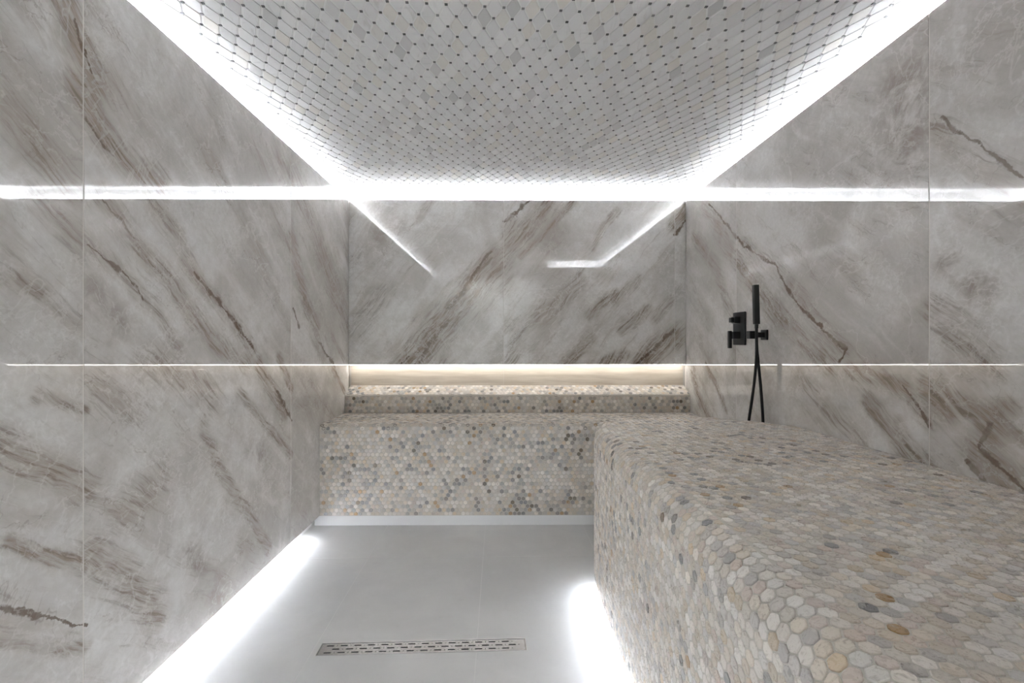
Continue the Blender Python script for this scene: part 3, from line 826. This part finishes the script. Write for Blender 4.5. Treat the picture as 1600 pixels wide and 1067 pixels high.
cove_strip(XR+o1, XR+o2, YF-REC, YB+REC-0.004, 'white light strip glowing along the ceiling above the right wall', ('x0', 1))
cove_strip(XL-o1+0.005, XR+o1-0.005, YB+o1, YB+o2, 'white light strip glowing along the ceiling above the back wall', ('y0', 1))
cove_strip(XC+REC+0.06, XR+o1-0.001, YF-0.12-o2+0.06, YF-0.12-o1+0.06, 'white light strip glowing above the partition near the camera', ('y1', -1))
# white ledges that close the cove from below
struct('trim_8', box(XL-REC, XL-0.0125, YE, YB+REC, ZTILE-0.0118, ZTILE-0.006), plaster)
struct('trim_9', box(XR+0.0125, XR+REC, YF-0.12, YB+REC, ZTILE-0.0118, ZTILE-0.006), plaster)
struct('trim_10', box(XL-0.0120, XR+0.0120, YB+0.0455, YB+REC, ZTILE-0.0118, ZTILE-0.006), plaster)
gf = 'floor level light strips'
struct('baseboard_left', box(XL-0.06, XL-0.045, YE, SEAT_Y+0.003, 0, SKIRT-0.0005), white_trim)
strip(XL-0.032, XL-0.020, YE+0.02, 2.62, SKIRT-0.0075, m_floor, 'white light strip glowing along the floor under the left wall', gf, up=False)
# strip under the overhang of the right bench
t = thing('light_strip', 'white light strip glowing under the overhang of the right bench', 'light', gf, (0.41, 1.3, 0.04))
put(obj('profile', box(0.395, 0.411, YF+0.01, 2.08, SKIRT-0.0075, SKIRT-0.0015), alu), t)
put(obj('diffuser', box(0.397, 0.409, YF+0.01, 2.08, SKIRT-0.011, SKIRT-0.008), m_floor), t)
t = thing('light_strip', 'thin warm light line under the back marble slabs above the beige band', 'light', None, (0.09, YB+0.01, ZNICHE))
put(obj('diffuser', box(XL+0.004, XR-0.004, YB+0.0015, YB+0.0125, ZNICHE-0.004, ZNICHE-0.0008), m_niche), t)
# ------------------------------------------------------------------ shower fittings on the right wall
tm = thing('shower_mixer', 'matt black square shower mixer with lever, left of the hand shower', 'tap', loc=(XR, 2.575, 1.15))
put(obj('wall_plate', box(XR-0.010, XR-0.0002, 2.508, 2.638, 1.065, 1.243, 0.003, 2), black), tm)
bm = box(XR-0.040, XR-0.010, 2.552, 2.594, 1.182, 1.218, 0.004, 2)
kn = put(obj('diverter_base', bm, black), tm)
bm = box(XR-0.058, XR-0.040, 2.558, 2.588, 1.186, 1.214, 0.005, 2)
put(obj('diverter_knob', bm, black), tm)
put(obj('lever_hub', box(XR-0.050, XR-0.010, 2.550, 2.596, 1.098, 1.138, 0.004, 2), black), tm)
put(obj('lever', box(XR-0.066, XR-0.050, 2.562, 2.584, 1.048, 1.142, 0.003, 2), black), tm)
YS = 2.325
th_ = thing('shower_holder', 'matt black wall bracket holding up the hand shower', 'bracket', loc=(XR, YS, 1.12))
put(obj('wall_plate', box(XR-0.010, XR-0.0002, YS-0.028, YS+0.028, 1.092, 1.142, 0.003, 2), black), th_)
put(obj('outlet_arm', box(XR-0.052, XR-0.010, YS-0.014, YS+0.014, 1.104, 1.130, 0.003, 2), black), th_)
put(obj('cradle', box(XR-0.086, XR-0.052, YS-0.0185, YS+0.016, 1.098, 1.136, 0.003, 2), black), th_)
hs = thing('hand_shower', 'slim matt black stick hand shower with its hose looping down', 'shower', loc=(XR-0.06, YS-0.03, 1.2))
bm = box(-0.013, 0.013, -0.011, 0.011, 0.0, 0.190, 0.003, 2)
sp = obj('handset', bm, black); sp.location = (XR-0.060, YS-0.030, 1.170-0.002)
sp.rotation_euler = (0, math.radians(-1.5), 0); put(sp, hs)
bm = box(-0.007, 0.007, -0.007, 0.007, 0.0, 0.022, 0.003, 2)
nk = obj('neck', bm, black); nk.location = (XR-0.060, YS-0.030, 1.147); put(nk, hs)
cu = bpy.data.curves.new('hose', 'CURVE'); cu.dimensions = '3D'; cu.bevel_depth = 0.0068; cu.bevel_resolution = 4
spn = cu.splines.new('NURBS')
pts = [(XR-0.060, YS-0.030, 1.150), (XR-0.060, YS-0.030, 1.10), (XR-0.058, YS-0.028, 1.02), (XR-0.060, YS-0.020, 0.93), (XR-0.066, YS+0.0, 0.80), (XR-0.073, YS+0.03, 0.66), (XR-0.070, YS+0.045, 0.50),
       (XR-0.05, YS+0.03, 0.40), (XR-0.035, YS, 0.39), (XR-0.03, YS-0.035, 0.50), (XR-0.034, YS-0.045, 0.68), (XR-0.042, YS-0.040, 0.84), (XR-0.050, YS-0.03, 0.97), (XR-0.050, YS-0.012, 1.06), (XR-0.046, YS-0.004, 1.100)]
spn.points.add(len(pts)-1)
for q, p in zip(spn.points, pts): q.co = (p[0]-hs.location.x, p[1]-hs.location.y, p[2]-hs.location.z, 1)
spn.use_endpoint_u = True; spn.order_u = 4
tmp = bpy.data.objects.new('hose', cu); C.objects.link(tmp)
dg = bpy.context.evaluated_depsgraph_get()
me = bpy.data.meshes.new_from_object(tmp.evaluated_get(dg)); me.name = 'hose'
bpy.data.objects.remove(tmp); me.materials.clear()
obj_me('hose', me, black, hs, smooth=True)
